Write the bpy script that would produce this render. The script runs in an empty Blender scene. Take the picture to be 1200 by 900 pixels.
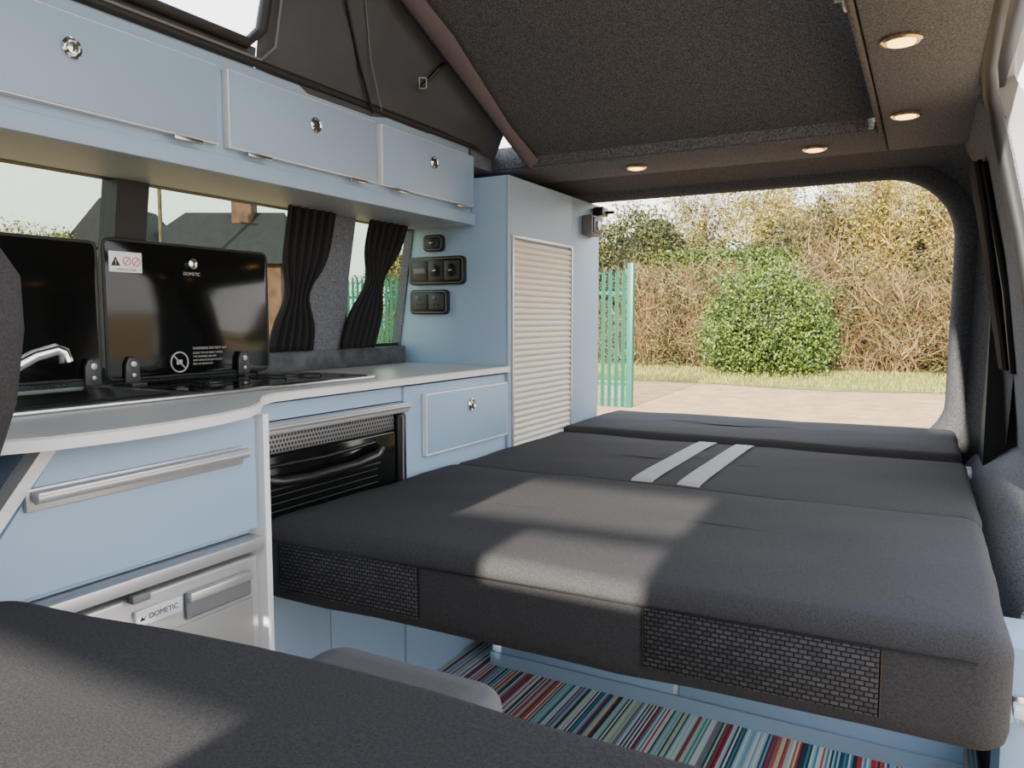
import bpy, bmesh, math, random
import numpy as np
from mathutils import Vector, Matrix
random.seed(7); np.random.seed(7)
C = bpy.context.scene.collection
rad = math.radians

# ---------------------------------------------------------------- materials
def lin(c):
    return tuple(((v/255)/12.92 if v/255 <= .04045 else ((v/255+.055)/1.055)**2.4) for v in c)
def newmat(name):
    m = bpy.data.materials.new(name); m.use_nodes = True
    nt = m.node_tree; return m, nt, nt.nodes['Principled BSDF']
def mat(name, col, rough=.5, metal=0, noise=None, bump=None, sheen=0, spec=.5, coat=0):
    m, nt, b = newmat(name)
    c = lin(col)
    b.inputs['Base Color'].default_value = (*c, 1)
    b.inputs['Roughness'].default_value = rough
    b.inputs['Metallic'].default_value = metal
    b.inputs['Specular IOR Level'].default_value = spec
    if sheen:
        b.inputs['Sheen Weight'].default_value = sheen
        b.inputs['Sheen Roughness'].default_value = .6
    if coat: b.inputs['Coat Weight'].default_value = coat
    tc = nt.nodes.new('ShaderNodeTexCoord')
    if noise:
        n = nt.nodes.new('ShaderNodeTexNoise'); n.inputs['Scale'].default_value = noise[0]
        n.inputs['Detail'].default_value = 4
        nt.links.new(tc.outputs['Object'], n.inputs['Vector'])
        r = nt.nodes.new('ShaderNodeValToRGB'); a = noise[1]
        r.color_ramp.elements[0].position = .35; r.color_ramp.elements[1].position = .65
        r.color_ramp.elements[0].color = (*[max(0, v*(1-a)) for v in c], 1)
        r.color_ramp.elements[1].color = (*[min(1, v*(1+a)) for v in c], 1)
        nt.links.new(n.outputs['Fac'], r.inputs['Fac']); nt.links.new(r.outputs['Color'], b.inputs['Base Color'])
    if bump:
        n = nt.nodes.new('ShaderNodeTexNoise'); n.inputs['Scale'].default_value = bump[0]
        n.inputs['Detail'].default_value = 3
        nt.links.new(tc.outputs['Object'], n.inputs['Vector'])
        bp = nt.nodes.new('ShaderNodeBump'); bp.inputs['Strength'].default_value = bump[1]
        bp.inputs['Distance'].default_value = bump[2] if len(bump) > 2 else .002
        nt.links.new(n.outputs['Fac'], bp.inputs['Height']); nt.links.new(bp.outputs['Normal'], b.inputs['Normal'])
    return m
def island_mat(name, cols, rough=.7):
    m, nt, b = newmat(name)
    g = nt.nodes.new('ShaderNodeNewGeometry'); r = nt.nodes.new('ShaderNodeValToRGB')
    e = r.color_ramp.elements
    e[0].position = 0; e[0].color = (*lin(cols[0]), 1)
    e[1].position = 1; e[1].color = (*lin(cols[-1]), 1)
    for i, c in enumerate(cols[1:-1]):
        x = e.new((i+1)/(len(cols)-1)); x.color = (*lin(c), 1)
    nt.links.new(g.outputs['Random Per Island'], r.inputs['Fac']); nt.links.new(r.outputs['Color'], b.inputs['Base Color'])
    b.inputs['Roughness'].default_value = rough
    return m

M = {}
M['blue'] = mat('blue_laminate', (150, 177, 203), .45, noise=(3, .02))
M['blue2'] = mat('blue_laminate_pale', (146, 169, 191), .45)
M['under'] = mat('shelf_underside', (164, 174, 184), .5)
M['white'] = mat('white_edge', (228, 229, 230), .45)
M['shutter'] = mat('shutter_white', (220, 215, 202), .45)
M['top'] = mat('worktop_grey', (188, 188, 186), .32, noise=(300, .06))
M['felt'] = mat('grey_felt', (104, 108, 114), .95, noise=(260, .4), bump=(300, .5, .002), spec=.1)
M['feltd'] = mat('dark_felt', (90, 92, 96), .95, noise=(260, .45), bump=(300, .5, .002), spec=.1)
M['feltb'] = mat('arch_felt', (84, 86, 90), .95, noise=(260, .4), bump=(300, .5, .002), spec=.1)
M['canvas'] = mat('roof_canvas', (76, 79, 84), .9, noise=(6, .1), bump=(500, .4), spec=.15)
M['mauve'] = mat('mauve_fabric', (108, 98, 103), .8)
M['black'] = mat('black_plastic', (20, 20, 22), .35)
M['rubber'] = mat('black_rubber', (30, 31, 33), .6)
M['curtain'] = mat('black_curtain', (22, 22, 24), .85, bump=(150, .3))
M['bglass'] = mat('black_glass', (14, 15, 15), .10, spec=.35)
M['steel'] = mat('brushed_steel', (190, 190, 188), .28, 1, noise=(60, .05))
M['alu'] = mat('aluminium', (194, 195, 197), .38, .6)
M['chrome'] = mat('chrome', (225, 224, 220), .16, 1)
M['fridge'] = mat('fridge_silver', (172, 170, 165), .4, .4)
M['plgrey'] = mat('grey_plastic', (110, 112, 115), .5)
M['dgrey'] = mat('dark_grey_plastic', (56, 56, 58), .45)
M['seatgrey'] = mat('seat_grey', (82, 83, 86), .8, bump=(200, .2))
M['fabric'] = mat('black_fabric', (62, 62, 64), .95, noise=(420, .2), bump=(600, .3, .001), spec=.12)
M['strap'] = mat('grey_strap', (158, 159, 161), .8, noise=(300, .15))
M['van'] = mat('white_paint', (206, 210, 214), .3, coat=.4)
M['sticker'] = mat('sticker_white', (235, 235, 235), .4)
M['red'] = mat('red_ink', (190, 70, 60), .5)
M['ink'] = mat('black_ink', (15, 15, 15), .5)
M['inkgrey'] = mat('pale_ink', (176, 176, 176), .5)
M['woodtrim'] = mat('grey_wood', (76, 78, 82), .6, noise=(25, .4))
M['green'] = mat('green_paint', (12, 92, 76), .4)
M['brass'] = mat('warm_metal', (225, 205, 160), .25, .9)
M['brick'] = mat('house_brick', (88, 60, 48), .9, noise=(3, .3))
M['slate'] = mat('roof_tiles', (26, 24, 28), .85, noise=(4, .3))
M['bark'] = mat('bark', (84, 74, 56), .9, noise=(8, .3))
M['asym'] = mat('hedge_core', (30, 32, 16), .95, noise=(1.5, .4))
m, nt, b = newmat('lamp_lens'); b.inputs['Base Color'].default_value = (*lin((255, 225, 170)), 1)
b.inputs['Emission Color'].default_value = (*lin((255, 190, 96)), 1); b.inputs['Emission Strength'].default_value = 7
M['lens'] = m
m, nt, b = newmat('tinted_glass')
out = nt.nodes['Material Output']; nt.nodes.remove(b)
tr = nt.nodes.new('ShaderNodeBsdfTransparent'); tr.inputs[0].default_value = (.60, .66, .60, 1)
gl = nt.nodes.new('ShaderNodeBsdfGlossy'); gl.inputs['Roughness'].default_value = .02
gl.inputs[0].default_value = (.8, .85, .8, 1)
mx = nt.nodes.new('ShaderNodeMixShader'); mx.inputs[0].default_value = .02
nt.links.new(tr.outputs[0], mx.inputs[1]); nt.links.new(gl.outputs[0], mx.inputs[2]); nt.links.new(mx.outputs[0], out.inputs[0])
M['tint'] = m
m, nt, b = newmat('striped_floor')
tc = nt.nodes.new('ShaderNodeTexCoord'); sp = nt.nodes.new('ShaderNodeSeparateXYZ')
mu = nt.nodes.new('ShaderNodeMath'); mu.operation = 'MULTIPLY'; mu.inputs[1].default_value = 235
fl = nt.nodes.new('ShaderNodeMath'); fl.operation = 'FLOOR'
wn = nt.nodes.new('ShaderNodeTexWhiteNoise'); wn.noise_dimensions = '1D'
rp = nt.nodes.new('ShaderNodeValToRGB'); rp.color_ramp.interpolation = 'CONSTANT'
cols = [(36, 44, 60), (170, 222, 226), (240, 240, 232), (208, 44, 52), (70, 160, 176), (60, 62, 76), (214, 224, 176), (140, 196, 214), (214, 96, 88), (248, 246, 238), (40, 84, 116), (226, 230, 226)]
e = rp.color_ramp.elements
e[0].position = 0; e[0].color = (*lin(cols[0]), 1); e[1].position = 1/12; e[1].color = (*lin(cols[1]), 1)
for i in range(2, 12):
    x = e.new(i/12); x.color = (*lin(cols[i]), 1)
nt.links.new(tc.outputs['Object'], sp.inputs[0]); nt.links.new(sp.outputs['X'], mu.inputs[0]); nt.links.new(mu.outputs[0], fl.inputs[0])
nt.links.new(fl.outputs[0], wn.inputs['W']); nt.links.new(wn.outputs['Value'], rp.inputs[0]); nt.links.new(rp.outputs[0], b.inputs['Base Color'])
b.inputs['Roughness'].default_value = .5
M['floor'] = m
m, nt, b = newmat('woven_mesh')
tc = nt.nodes.new('ShaderNodeTexCoord'); sp = nt.nodes.new('ShaderNodeSeparateXYZ'); cb = nt.nodes.new('ShaderNodeCombineXYZ')
br = nt.nodes.new('ShaderNodeTexBrick')
nt.links.new(tc.outputs['Object'], sp.inputs[0]); nt.links.new(sp.outputs['X'], cb.inputs['X']); nt.links.new(sp.outputs['Z'], cb.inputs['Y'])
nt.links.new(cb.outputs[0], br.inputs['Vector'])
br.inputs['Scale'].default_value = 1
br.inputs['Brick Width'].default_value = .0112; br.inputs['Row Height'].default_value = .0066; br.inputs['Mortar Size'].default_value = .0014
br.inputs['Mortar Smooth'].default_value = .6
br.inputs['Color1'].default_value = (*lin((80, 80, 83)), 1); br.inputs['Color2'].default_value = (*lin((62, 62, 65)), 1); br.inputs['Mortar'].default_value = (*lin((26, 26, 28)), 1)
nt.links.new(br.outputs['Color'], b.inputs['Base Color']); b.inputs['Roughness'].default_value = .8; b.inputs['Specular IOR Level'].default_value = .15
M['mesh'] = m
m, nt, b = newmat('vent_slots')
tc = nt.nodes.new('ShaderNodeTexCoord'); sp = nt.nodes.new('ShaderNodeSeparateXYZ'); cb = nt.nodes.new('ShaderNodeCombineXYZ')
br = nt.nodes.new('ShaderNodeTexBrick')
nt.links.new(tc.outputs['Object'], sp.inputs[0]); nt.links.new(sp.outputs['Y'], cb.inputs['X']); nt.links.new(sp.outputs['Z'], cb.inputs['Y'])
nt.links.new(cb.outputs[0], br.inputs['Vector']); br.inputs['Scale'].default_value = 1; br.offset = .5
br.inputs['Brick Width'].default_value = .009; br.inputs['Row Height'].default_value = .009; br.inputs['Mortar Size'].default_value = .002
br.inputs['Color1'].default_value = (.01, .01, .01, 1); br.inputs['Color2'].default_value = (.02, .02, .02, 1); br.inputs['Mortar'].default_value = (.22, .22, .22, 1)
nt.links.new(br.outputs['Color'], b.inputs['Base Color']); b.inputs['Metallic'].default_value = .5
M['vent'] = m
def ground_mat(name, cols, sc, rough=.95):
    m, nt, b = newmat(name)
    tc = nt.nodes.new('ShaderNodeTexCoord')
    n1 = nt.nodes.new('ShaderNodeTexNoise'); n1.inputs['Scale'].default_value = sc; n1.inputs['Detail'].default_value = 8; n1.inputs['Roughness'].default_value = .75
    r = nt.nodes.new('ShaderNodeValToRGB')
    e = r.color_ramp.elements; e[0].position = .32; e[1].position = .68
    e[0].color = (*lin(cols[0]), 1); e[1].color = (*lin(cols[2]), 1); x = e.new(.5); x.color = (*lin(cols[1]), 1)
    nt.links.new(tc.outputs['Object'], n1.inputs['Vector'])
    nt.links.new(n1.outputs['Fac'], r.inputs[0]); nt.links.new(r.outputs[0], b.inputs['Base Color'])
    b.inputs['Roughness'].default_value = rough
    return m
M['gravel'] = ground_mat('gravel', [(138, 108, 74), (166, 134, 94), (190, 160, 118)], 2.2)
M['grass'] = ground_mat('grass_ground', [(70, 78, 30), (106, 112, 46), (140, 130, 70)], 2)
M['leafg'] = island_mat('evergreen_leaves', [(24, 38, 8), (50, 72, 18), (80, 102, 32), (116, 130, 54)], .55)
M['leafd'] = island_mat('dark_leaves', [(18, 26, 8), (40, 50, 16), (70, 76, 28), (104, 98, 46)])
M['leafy'] = island_mat('yellow_leaves', [(70, 72, 22), (122, 114, 40), (156, 138, 56), (88, 98, 32)])
M['twig'] = island_mat('brown_twigs', [(56, 42, 24), (98, 76, 44), (132, 106, 66), (160, 138, 94)])
M['grassb'] = island_mat('grass_blades', [(72, 88, 26), (112, 124, 42), (146, 142, 66), (164, 148, 88)])

# ---------------------------------------------------------------- helpers
def link(o): C.objects.link(o); return o
def world_of(o):
    return o.matrix_basis.copy() if o.parent is None else world_of(o.parent) @ o.matrix_parent_inverse @ o.matrix_basis
def parent(o, p):
    if p is not None:
        o.parent = p
        o.matrix_parent_inverse = world_of(p).inverted()
    return o
def tag(o, label=None, cat=None, kind=None, group=None):
    if label: o['label'] = label
    if cat: o['category'] = cat
    if kind: o['kind'] = kind
    if group: o['group'] = group
    return o
def mk(name, verts, faces, mt, par=None, smooth=False, label=None, cat=None, kind=None, sharp=35, fixn=False):
    v = np.array(verts, dtype=float); c = (v.min(0)+v.max(0))/2
    me = bpy.data.meshes.new(name); me.from_pydata([tuple(x) for x in (v-c)], [], faces)
    if fixn:
        bm = bmesh.new(); bm.from_mesh(me); bmesh.ops.recalc_face_normals(bm, faces=bm.faces); bm.to_mesh(me); bm.free()
    me.update()
    if mt: me.materials.append(M[mt])
    if smooth:
        me.shade_smooth()
        if sharp: me.set_sharp_from_angle(angle=rad(sharp))
    o = bpy.data.objects.new(name, me); o.location = c; link(o); parent(o, par)
    tag(o, label, cat, kind); return o
def thing(name, loc, label, cat, group=None):
    e = bpy.data.objects.new(name, None); e.empty_display_size = .05; e.location = loc; link(e)
    return tag(e, label, cat, None, group)
def from_bm(bm, name, mt, par, smooth, label=None, cat=None, kind=None, sharp=35):
    bmesh.ops.recalc_face_normals(bm, faces=bm.faces)
    vs = [tuple(v.co) for v in bm.verts]; bm.verts.index_update()
    fs = [[v.index for v in f.verts] for f in bm.faces]; bm.free()
    return mk(name, vs, fs, mt, par, smooth, label, cat, kind, sharp)
def box(name, x0, x1, y0, y1, z0, z1, mt, par=None, r=0, seg=2, **k):
    bm = bmesh.new(); bmesh.ops.create_cube(bm, size=1)
    for v in bm.verts:
        v.co = Vector((x0 if v.co.x < 0 else x1, y0 if v.co.y < 0 else y1, z0 if v.co.z < 0 else z1))
    if r: bmesh.ops.bevel(bm, geom=bm.edges[:], offset=r, segments=seg, affect='EDGES', profile=.5)
    return from_bm(bm, name, mt, par, bool(r), **k)
def prism(name, pts, axis, a0, a1, mt, par=None, r=0, seg=2, smooth=True, **k):
    bm = bmesh.new()
    def P(p, a):
        return {'x': (a, p[0], p[1]), 'y': (p[0], a, p[1]), 'z': (p[0], p[1], a)}[axis]
    lo = [bm.verts.new(P(p, a0)) for p in pts]; hi = [bm.verts.new(P(p, a1)) for p in pts]
    n = len(pts)
    bm.faces.new(lo[::-1]); bm.faces.new(hi)
    for i in range(n): bm.faces.new((lo[i], lo[(i+1) % n], hi[(i+1) % n], hi[i]))
    bmesh.ops.recalc_face_normals(bm, faces=bm.faces)
    if r:
        ed = [e for e in bm.edges if e.calc_face_angle(0) > rad(40)]
        bmesh.ops.bevel(bm, geom=ed, offset=r, segments=seg, affect='EDGES', profile=.5)
    return from_bm(bm, name, mt, par, smooth, **k)
def tube(name, pts, rr, mt, par=None, seg=8, closed=False, **k):
    pts = [Vector(p) for p in pts]; n = len(pts); vs = []; fs = []
    if not hasattr(rr, '__len__'): rr = [rr]*n
    up = Vector((0, 0, 1)); prev = None
    for i, p in enumerate(pts):
        if closed: t = pts[(i+1) % n]-pts[i-1]
        else: t = pts[min(i+1, n-1)]-pts[max(i-1, 0)]
        t.normalize()
        if prev is None:
            a = t.cross(up if abs(t.z) < .9 else Vector((1, 0, 0))).normalized()
        else: a = (prev - t*prev.dot(t)).normalized()
        prev = a; b = t.cross(a)
        for j in range(seg):
            an = 2*math.pi*j/seg; vs.append(p+(a*math.cos(an)+b*math.sin(an))*rr[i])
    m_ = n if closed else n-1
    for i in range(m_):
        for j in range(seg):
            i2 = (i+1) % n
            fs.append((i*seg+j, i*seg+(j+1) % seg, i2*seg+(j+1) % seg, i2*seg+j))
    if not closed:
        fs.append(tuple(range(seg))[::-1]); fs.append(tuple(range((n-1)*seg, n*seg)))
    return mk(name, [tuple(v) for v in vs], fs, mt, par, True, fixn=True, sharp=50, **k)
def rr_ring(x0, x1, y0, y1, ins, rc, M_=10, K=6):
    X0, X1, Y0, Y1 = x0+ins, x1-ins, y0+ins, y1-ins; r = max(rc-ins, .004)
    r = min(r, (X1-X0)/2, (Y1-Y0)/2); out = []
    cs = [(X1-r, Y0+r, -90), (X1-r, Y1-r, 0), (X0+r, Y1-r, 90), (X0+r, Y0+r, 180)]
    for ci, (cx, cy, a0) in enumerate(cs):
        for k in range(K+1):
            a = rad(a0+90*k/K); out.append((cx+r*math.cos(a), cy+r*math.sin(a)))
        nx, ny, na = cs[(ci+1) % 4]; a = rad(na)
        s = out[-1]; e_ = (nx+r*math.cos(a), ny+r*math.sin(a))
        for k in range(1, M_):
            f = k/M_; out.append((s[0]+(e_[0]-s[0])*f, s[1]+(e_[1]-s[1])*f))
    return out
def cushion(name, x0, x1, y0, y1, z0, z1, r, rc, crown, mt, par=None, wob=.002, warp=None, **k):
    prof = [(r*2.2, z0), (r*.5, z0+r*.15), (r*.12, z0+r*.5), (0, z0+r)]
    nz = 3
    for i in range(1, nz): prof.append((0, z0+r+(z1-r-z0-r)*i/nz))
    for i in range(0, 6):
        a = rad(90*i/5); prof.append((r-r*math.cos(a), z1-r+r*math.sin(a)))
    mx = min(x1-x0, y1-y0)/2*.93
    for i in range(1, 9):
        f = i/8; prof.append((r+(mx-r)*f, z1+crown*math.sin(min(1, f*2)*math.pi/2)))
    rings = [rr_ring(x0, x1, y0, y1, p[0], rc) for p in prof]
    n = len(rings[0]); vs = []; fs = []
    for (ins, z), rg in zip(prof, rings):
        for x, y in rg:
            w = wob*(math.sin(x*23+y*7)+math.sin(y*31-x*11)+math.sin(x*9+y*17+z*40))
            v = [x, y, z+w]
            if ins < r*.5: v[1] += w*.6; v[0] += w*.4
            if warp: v = warp(v)
            vs.append(tuple(v))
    for i in range(len(rings)-1):
        for j in range(n): fs.append((i*n+j, i*n+(j+1) % n, (i+1)*n+(j+1) % n, (i+1)*n+j))
    fs.append(tuple(range(n))[::-1]); fs.append(tuple(range((len(rings)-1)*n, len(rings)*n)))
    return mk(name, vs, fs, mt, par, True, fixn=True, sharp=None, **k)
def text(body, size, loc, par, mt, name='lettering', al='CENTER'):
    cu = bpy.data.curves.new(name, 'FONT'); cu.body = body; cu.size = size; cu.align_x = al; cu.align_y = 'CENTER'; cu.extrude = .0002
    o = bpy.data.objects.new('tmp', cu); link(o); bpy.context.view_layer.update()
    me = bpy.data.meshes.new_from_object(o.evaluated_get(bpy.context.evaluated_depsgraph_get()))
    bpy.data.objects.remove(o); me.materials.clear(); me.materials.append(M[mt])
    ob = bpy.data.objects.new(name, me); link(ob)
    R = Matrix(((0, 0, 1), (1, 0, 0), (0, 1, 0)))
    ob.matrix_basis = Matrix.Translation(loc) @ R.to_4x4()
    parent(ob, par); return ob
def lathe(name, c, axis, prof, mt, par=None, seg=24, **k):
    vs = []; fs = []; ax = {'x': 0, 'y': 1, 'z': 2}[axis]
    for r, h in prof:
        for j in range(seg):
            a = 2*math.pi*j/seg; p = [0, 0, 0]
            p[ax] = h; p[(ax+1) % 3] = r*math.cos(a); p[(ax+2) % 3] = r*math.sin(a)
            vs.append((c[0]+p[0], c[1]+p[1], c[2]+p[2]))
    for i in range(len(prof)-1):
        for j in range(seg): fs.append((i*seg+j, i*seg+(j+1) % seg, (i+1)*seg+(j+1) % seg, (i+1)*seg+j))
    fs.append(tuple(range(seg))[::-1]); fs.append(tuple(range((len(prof)-1)*seg, len(prof)*seg)))
    return mk(name, vs, fs, mt, par, True, fixn=True, **k)
def dup(root, off):
    km = {}
    for o in bpy.data.objects:
        if o.parent: km.setdefault(o.parent.name, []).append(o)
    def rec(o, p):
        n = o.copy(); C.objects.link(n)
        if p is not None:
            inv = o.matrix_parent_inverse.copy(); n.parent = p; n.matrix_parent_inverse = inv
        for c in km.get(o.name, []): rec(c, n)
        return n
    n = rec(root, None); n.location = Vector(n.location)+Vector(off)
    return n

# ---------------------------------------------------------------- room shell
S = dict(kind='structure')
XL = -1.48
box('floor', XL-.05, .3, -.7, 3.0, -.06, 0, 'floor', **S)
def ceil_strip(nm, x0, x1, y0, y1, mt='felt'):
    return box(nm, x0, x1, y0, y1, 1.38, 1.44, mt, r=.006, **S)
ceil_strip('ceiling', -.11, .075, -.6, 2.32)
ceil_strip('ceiling', .077, .32, -.64, .32)  # added out of view to block a stray sun patch on the bed
ceil_strip('ceiling', XL-.04, -.112, 2.08, 2.32)
ceil_strip('ceiling', XL-.04, -1.2, 1.93, 2.078)
ceil_strip('ceiling', XL-.04, -.112, -.6, -.2)
ceil_strip('ceiling', XL-.04, -1.22, -.198, 1.928)
box('trim_1', -.122, -.112, -.2, 2.08, 1.375, 1.47, 'feltd', r=.003, **S)
box('trim_2', -1.2, -.124, 2.068, 2.079, 1.385, 1.45, 'feltd', r=.003, **S)

profR = [(.06, 1.395), (.085, 1.375), (.11, 1.33), (.132, 1.23), (.165, 1.08), (.19, .93), (.215, .78), (.235, .63), (.25, .45), (.26, 0)]
def xr(z):
    for (xa, za), (xb, zb) in zip(profR[:-1], profR[1:]):
        if zb <= z <= za: return xb+(xa-xb)*(z-zb)/(za-zb)
    return profR[0][0] if z > 1.39 else profR[-1][0]
def zs_list(a, b, n): return [a+(b-a)*i/n for i in range(n+1)]
vs = []; fs = []
ys = zs_list(1.85, 2.95, 22); zz = zs_list(1.395, 0, 36)
for y in ys:
    for z in zz: vs.append((xr(z), y, z))
nz = len(zz)
for i in range(len(ys)-1):
    for j in range(nz-1): fs.append((i*nz+j, i*nz+j+1, (i+1)*nz+j+1, (i+1)*nz+j))
wr = mk('wall_right', vs, fs, 'felt', smooth=True, sharp=None, **S)
md = wr.modifiers.new('th', 'SOLIDIFY'); md.thickness = .02; md.offset = 1
def wpt(y, z, off=-.004): return (xr(z)+off, y, z)
wq = [(2.22, 1.31), (2.44, 1.31), (2.50, 1.2), (2.66, 1.0), (2.76, .82), (2.68, .79), (2.42, .79), (2.31, 1.0)]
vs = [wpt(y, z, -.004) for y, z in wq]
mk('window_4', vs+[(v[0]-.002, v[1], v[2]) for v in vs], [tuple(range(8)), tuple(range(8, 16))], 'bglass', **S)
tube('trim_3', [wpt(y, z, -.006) for y, z in wq], .009, 'rubber', closed=True, **S)
# low felt fairing beside the bed, flowing into the wall
fa = [(.124, 0), (.124, .42), (.130, .455), (.15, .49), (.185, .52), (.232, .56), (.27, .58), (.27, 0)]
vs = []; fs = []
yy_ = [1.60, 1.68, 1.78, 1.90] + zs_list(2.05, 2.95, 9)
for q, y in enumerate(yy_):
    s = [0, .35, .7, .92][q] if q < 4 else 1
    for x, z in fa: vs.append((.27-(.27-x)*(.72+.28*s), y, z*(.88+.12*s)))
nf = len(fa)
for i in range(len(yy_)-1):
    for j in range(nf): fs.append((i*nf+j, i*nf+(j+1) % nf, (i+1)*nf+(j+1) % nf, (i+1)*nf+j))
fs.append(tuple(range(nf))); fs.append(tuple(range((len(yy_)-1)*nf, len(yy_)*nf)))
mk('wall_right', vs, fs, 'felt', smooth=True, sharp=60, fixn=True, **S)

def rear_loop(x0, x1, z0, z1, r, yf, Mm=12, K=8):
    rg = rr_ring(x0, x1, z0, z1, 0, r, Mm, K)
    return [(x, yf(z), z) for x, z in rg]
yin = lambda z: 2.60+(1.36-z)*.42
loops = []
prof_a = [(0, -.34, 0), (.10, -.26, .10), (.22, -.19, .25), (.34, -.13, .42), (.55, -.09, .60), (.80, -.055, .80), (.95, -.02, .94), (1, .02, 1.0), (.97, .05, 1.0), (.80, .075, .9)]
for e2, off, zf in prof_a:
    loops.append(rear_loop(-1.47+.17*e2, .215-.145*e2, .02+.46*e2, 1.392-.036*zf, .10+.11*e2, (lambda z, o=off: yin(z)+o), 12, 12))
n = len(loops[0]); vs = [p for l in loops for p in l]; fs = []
for i in range(len(loops)-1):
    for j in range(n): fs.append((i*n+j, i*n+(j+1) % n, (i+1)*n+(j+1) % n, (i+1)*n+j))
mk('wall_rear', vs, fs, 'feltb', smooth=True, sharp=None, **S)
rim = rear_loop(-1.345, .106, .43, 1.388, .23, lambda z: yin(z)-.03, 12, 14)
tube('trim_18', rim, .045, 'feltb', closed=True, seg=16, **S)
box('trim_4', XL-.1, .3, 2.3, 2.66, 1.44, 1.48, 'van', r=.01, **S)
# dark outer body panel closing the gap behind the right pillar
box('trim_19', .16, .30, 2.60, 3.0, -.1, 1.42, 'rubber', **S)

box('wall_left', XL-.06, XL, -.6, 2.75, 0, .83, 'felt', **S)
def xl(z): return XL+.065*(z-.83)/.4
def leanq(nm, y0, y1, z0, z1, mt, th=.03, off=0, **k):
    a, b_ = xl(z0)+off, xl(z1)+off
    vs = [(a, y0, z0), (a, y1, z0), (b_, y1, z1), (b_, y0, z1), (a-th, y0, z0), (a-th, y1, z0), (b_-th, y1, z1), (b_-th, y0, z1)]
    return mk(nm, vs, [(0, 1, 2, 3), (7, 6, 5, 4), (0, 4, 5, 1), (1, 5, 6, 2), (2, 6, 7, 3), (3, 7, 4, 0)], mt, fixn=True, **k)
leanq('wall_left', -.6, 2.75, 1.24, 1.44, 'feltd', **S)
leanq('wall_left', 1.957, 2.75, .83, 1.24, 'felt', **S)
def sk_(pts): return [(xl(z)+o, y, z) for y, z, o in pts]
A_ = [(1.52, .83), (1.68, .83), (1.655, 1.03), (1.66, 1.24), (1.50, 1.24), (1.51, 1.03)]
vs = sk_([(y, z, .025) for y, z in A_])+sk_([(y, z, -.04) for y, z in A_])
mk('trim_5', vs, [tuple(range(6)), tuple(range(6, 12))]+[(i, (i+1) % 6, 6+(i+1) % 6, 6+i) for i in range(6)], 'felt', fixn=True, **S)
leanq('trim_6', .965, 1.035, .83, 1.24, 'rubber', th=.05, off=.01, **S)
leanq('trim_7', .30, .36, .83, 1.24, 'rubber', th=.05, off=.005, **S)
for i, (a, b_) in enumerate([(.36, .965), (1.035, 1.52), (1.66, 1.955)]):
    leanq('window_%d' % (i+1), a, b_, .835, 1.235, 'tint', th=.004, off=-.025, **S)
leanq('trim_8', 1.04, 1.5, .832, .855, 'rubber', th=.03, off=.002, **S)
leanq('trim_9', 1.67, 1.95, .832, .855, 'rubber', th=.03, off=.002, **S)
leanq('trim_8', .36, 1.955, 1.205, 1.24, 'rubber', th=.03, off=.003, **S)
box('trim_10', XL+.001, XL+.03, 1.345, 1.955, .792, .845, 'woodtrim', r=.003, **S)

# added wall behind the viewer, slots shaped to cast the sun patches inside
def front(nm, x0, x1, z0, z1): box(nm, x0, x1, -.64, -.6, z0, z1, 'felt', **S)
front('wall_front_sun_mask', XL-.05, .32, 0, .76); front('wall_front_sun_mask', XL-.05, -1.05, .76, 1.44)
front('wall_front_sun_mask', -.40, .32, .76, 1.10); front('wall_front_sun_mask', -1.05, -.40, .99, 1.10)
front('wall_front_sun_mask', -.26, .32, 1.10, 1.44); front('wall_front_sun_mask', -1.05, -.26, 1.345, 1.44); front('wall_front_sun_mask', -1.05, -.70, 1.10, 1.345)
front('wall_front_sun_mask', -.70, -.52, 1.10, 1.20)
prism('trim_sun_bar', [(-.70, 1.197), (-.26, 1.207), (-.26, 1.228), (-.70, 1.218)], 'y', -.63, -.61, 'black', **S)  # added bar, throws the shadow band across the bed's sun patch
box('wall_right', .24, .28, -.6, .25, 0, .9, 'felt', **S)
box('trim_12', .22, .28, .25, .33, 0, 1.38, 'feltd', r=.01, **S)
box('trim_13', .24, .30, .33, 1.85, -.06, .03, 'rubber', r=.01, **S)

seal = [(.068, .3, 1.392), (.07, .9, 1.392), (.074, 1.4, 1.39), (.078, 1.65, 1.385), (.09, 1.78, 1.365), (.105, 1.835, 1.33)] + [(xr(z)-.004, 1.85, z) for z in zs_list(1.28, .03, 14)]
tube('trim_14', seal, .014, 'rubber', seg=10, **S)
vs = []; fs = []
pz = [1.42, 1.38, 1.33, 1.28, 1.2, 1.1, 1.0, .9, .7, .5, .3, 0]
for z in pz: vs += [(xr(z)+.004, 1.862, z), (xr(z)+.06, 1.80, z), (xr(z)+.075, 1.90, z), (xr(z)+.03, 2.0, z)]
for i in range(len(pz)-1):
    for j in range(3): fs.append((i*4+j, i*4+j+1, i*4+j+5, i*4+j+4))
mk('trim_15', vs, fs, 'van', smooth=True, **S)
box('trim_16', .078, .14, .33, 1.86, 1.40, 1.47, 'van', r=.012, **S)
box('trim_17', .085, .115, .33, 1.82, 1.385, 1.40, 'black', r=.003, **S)

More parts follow.
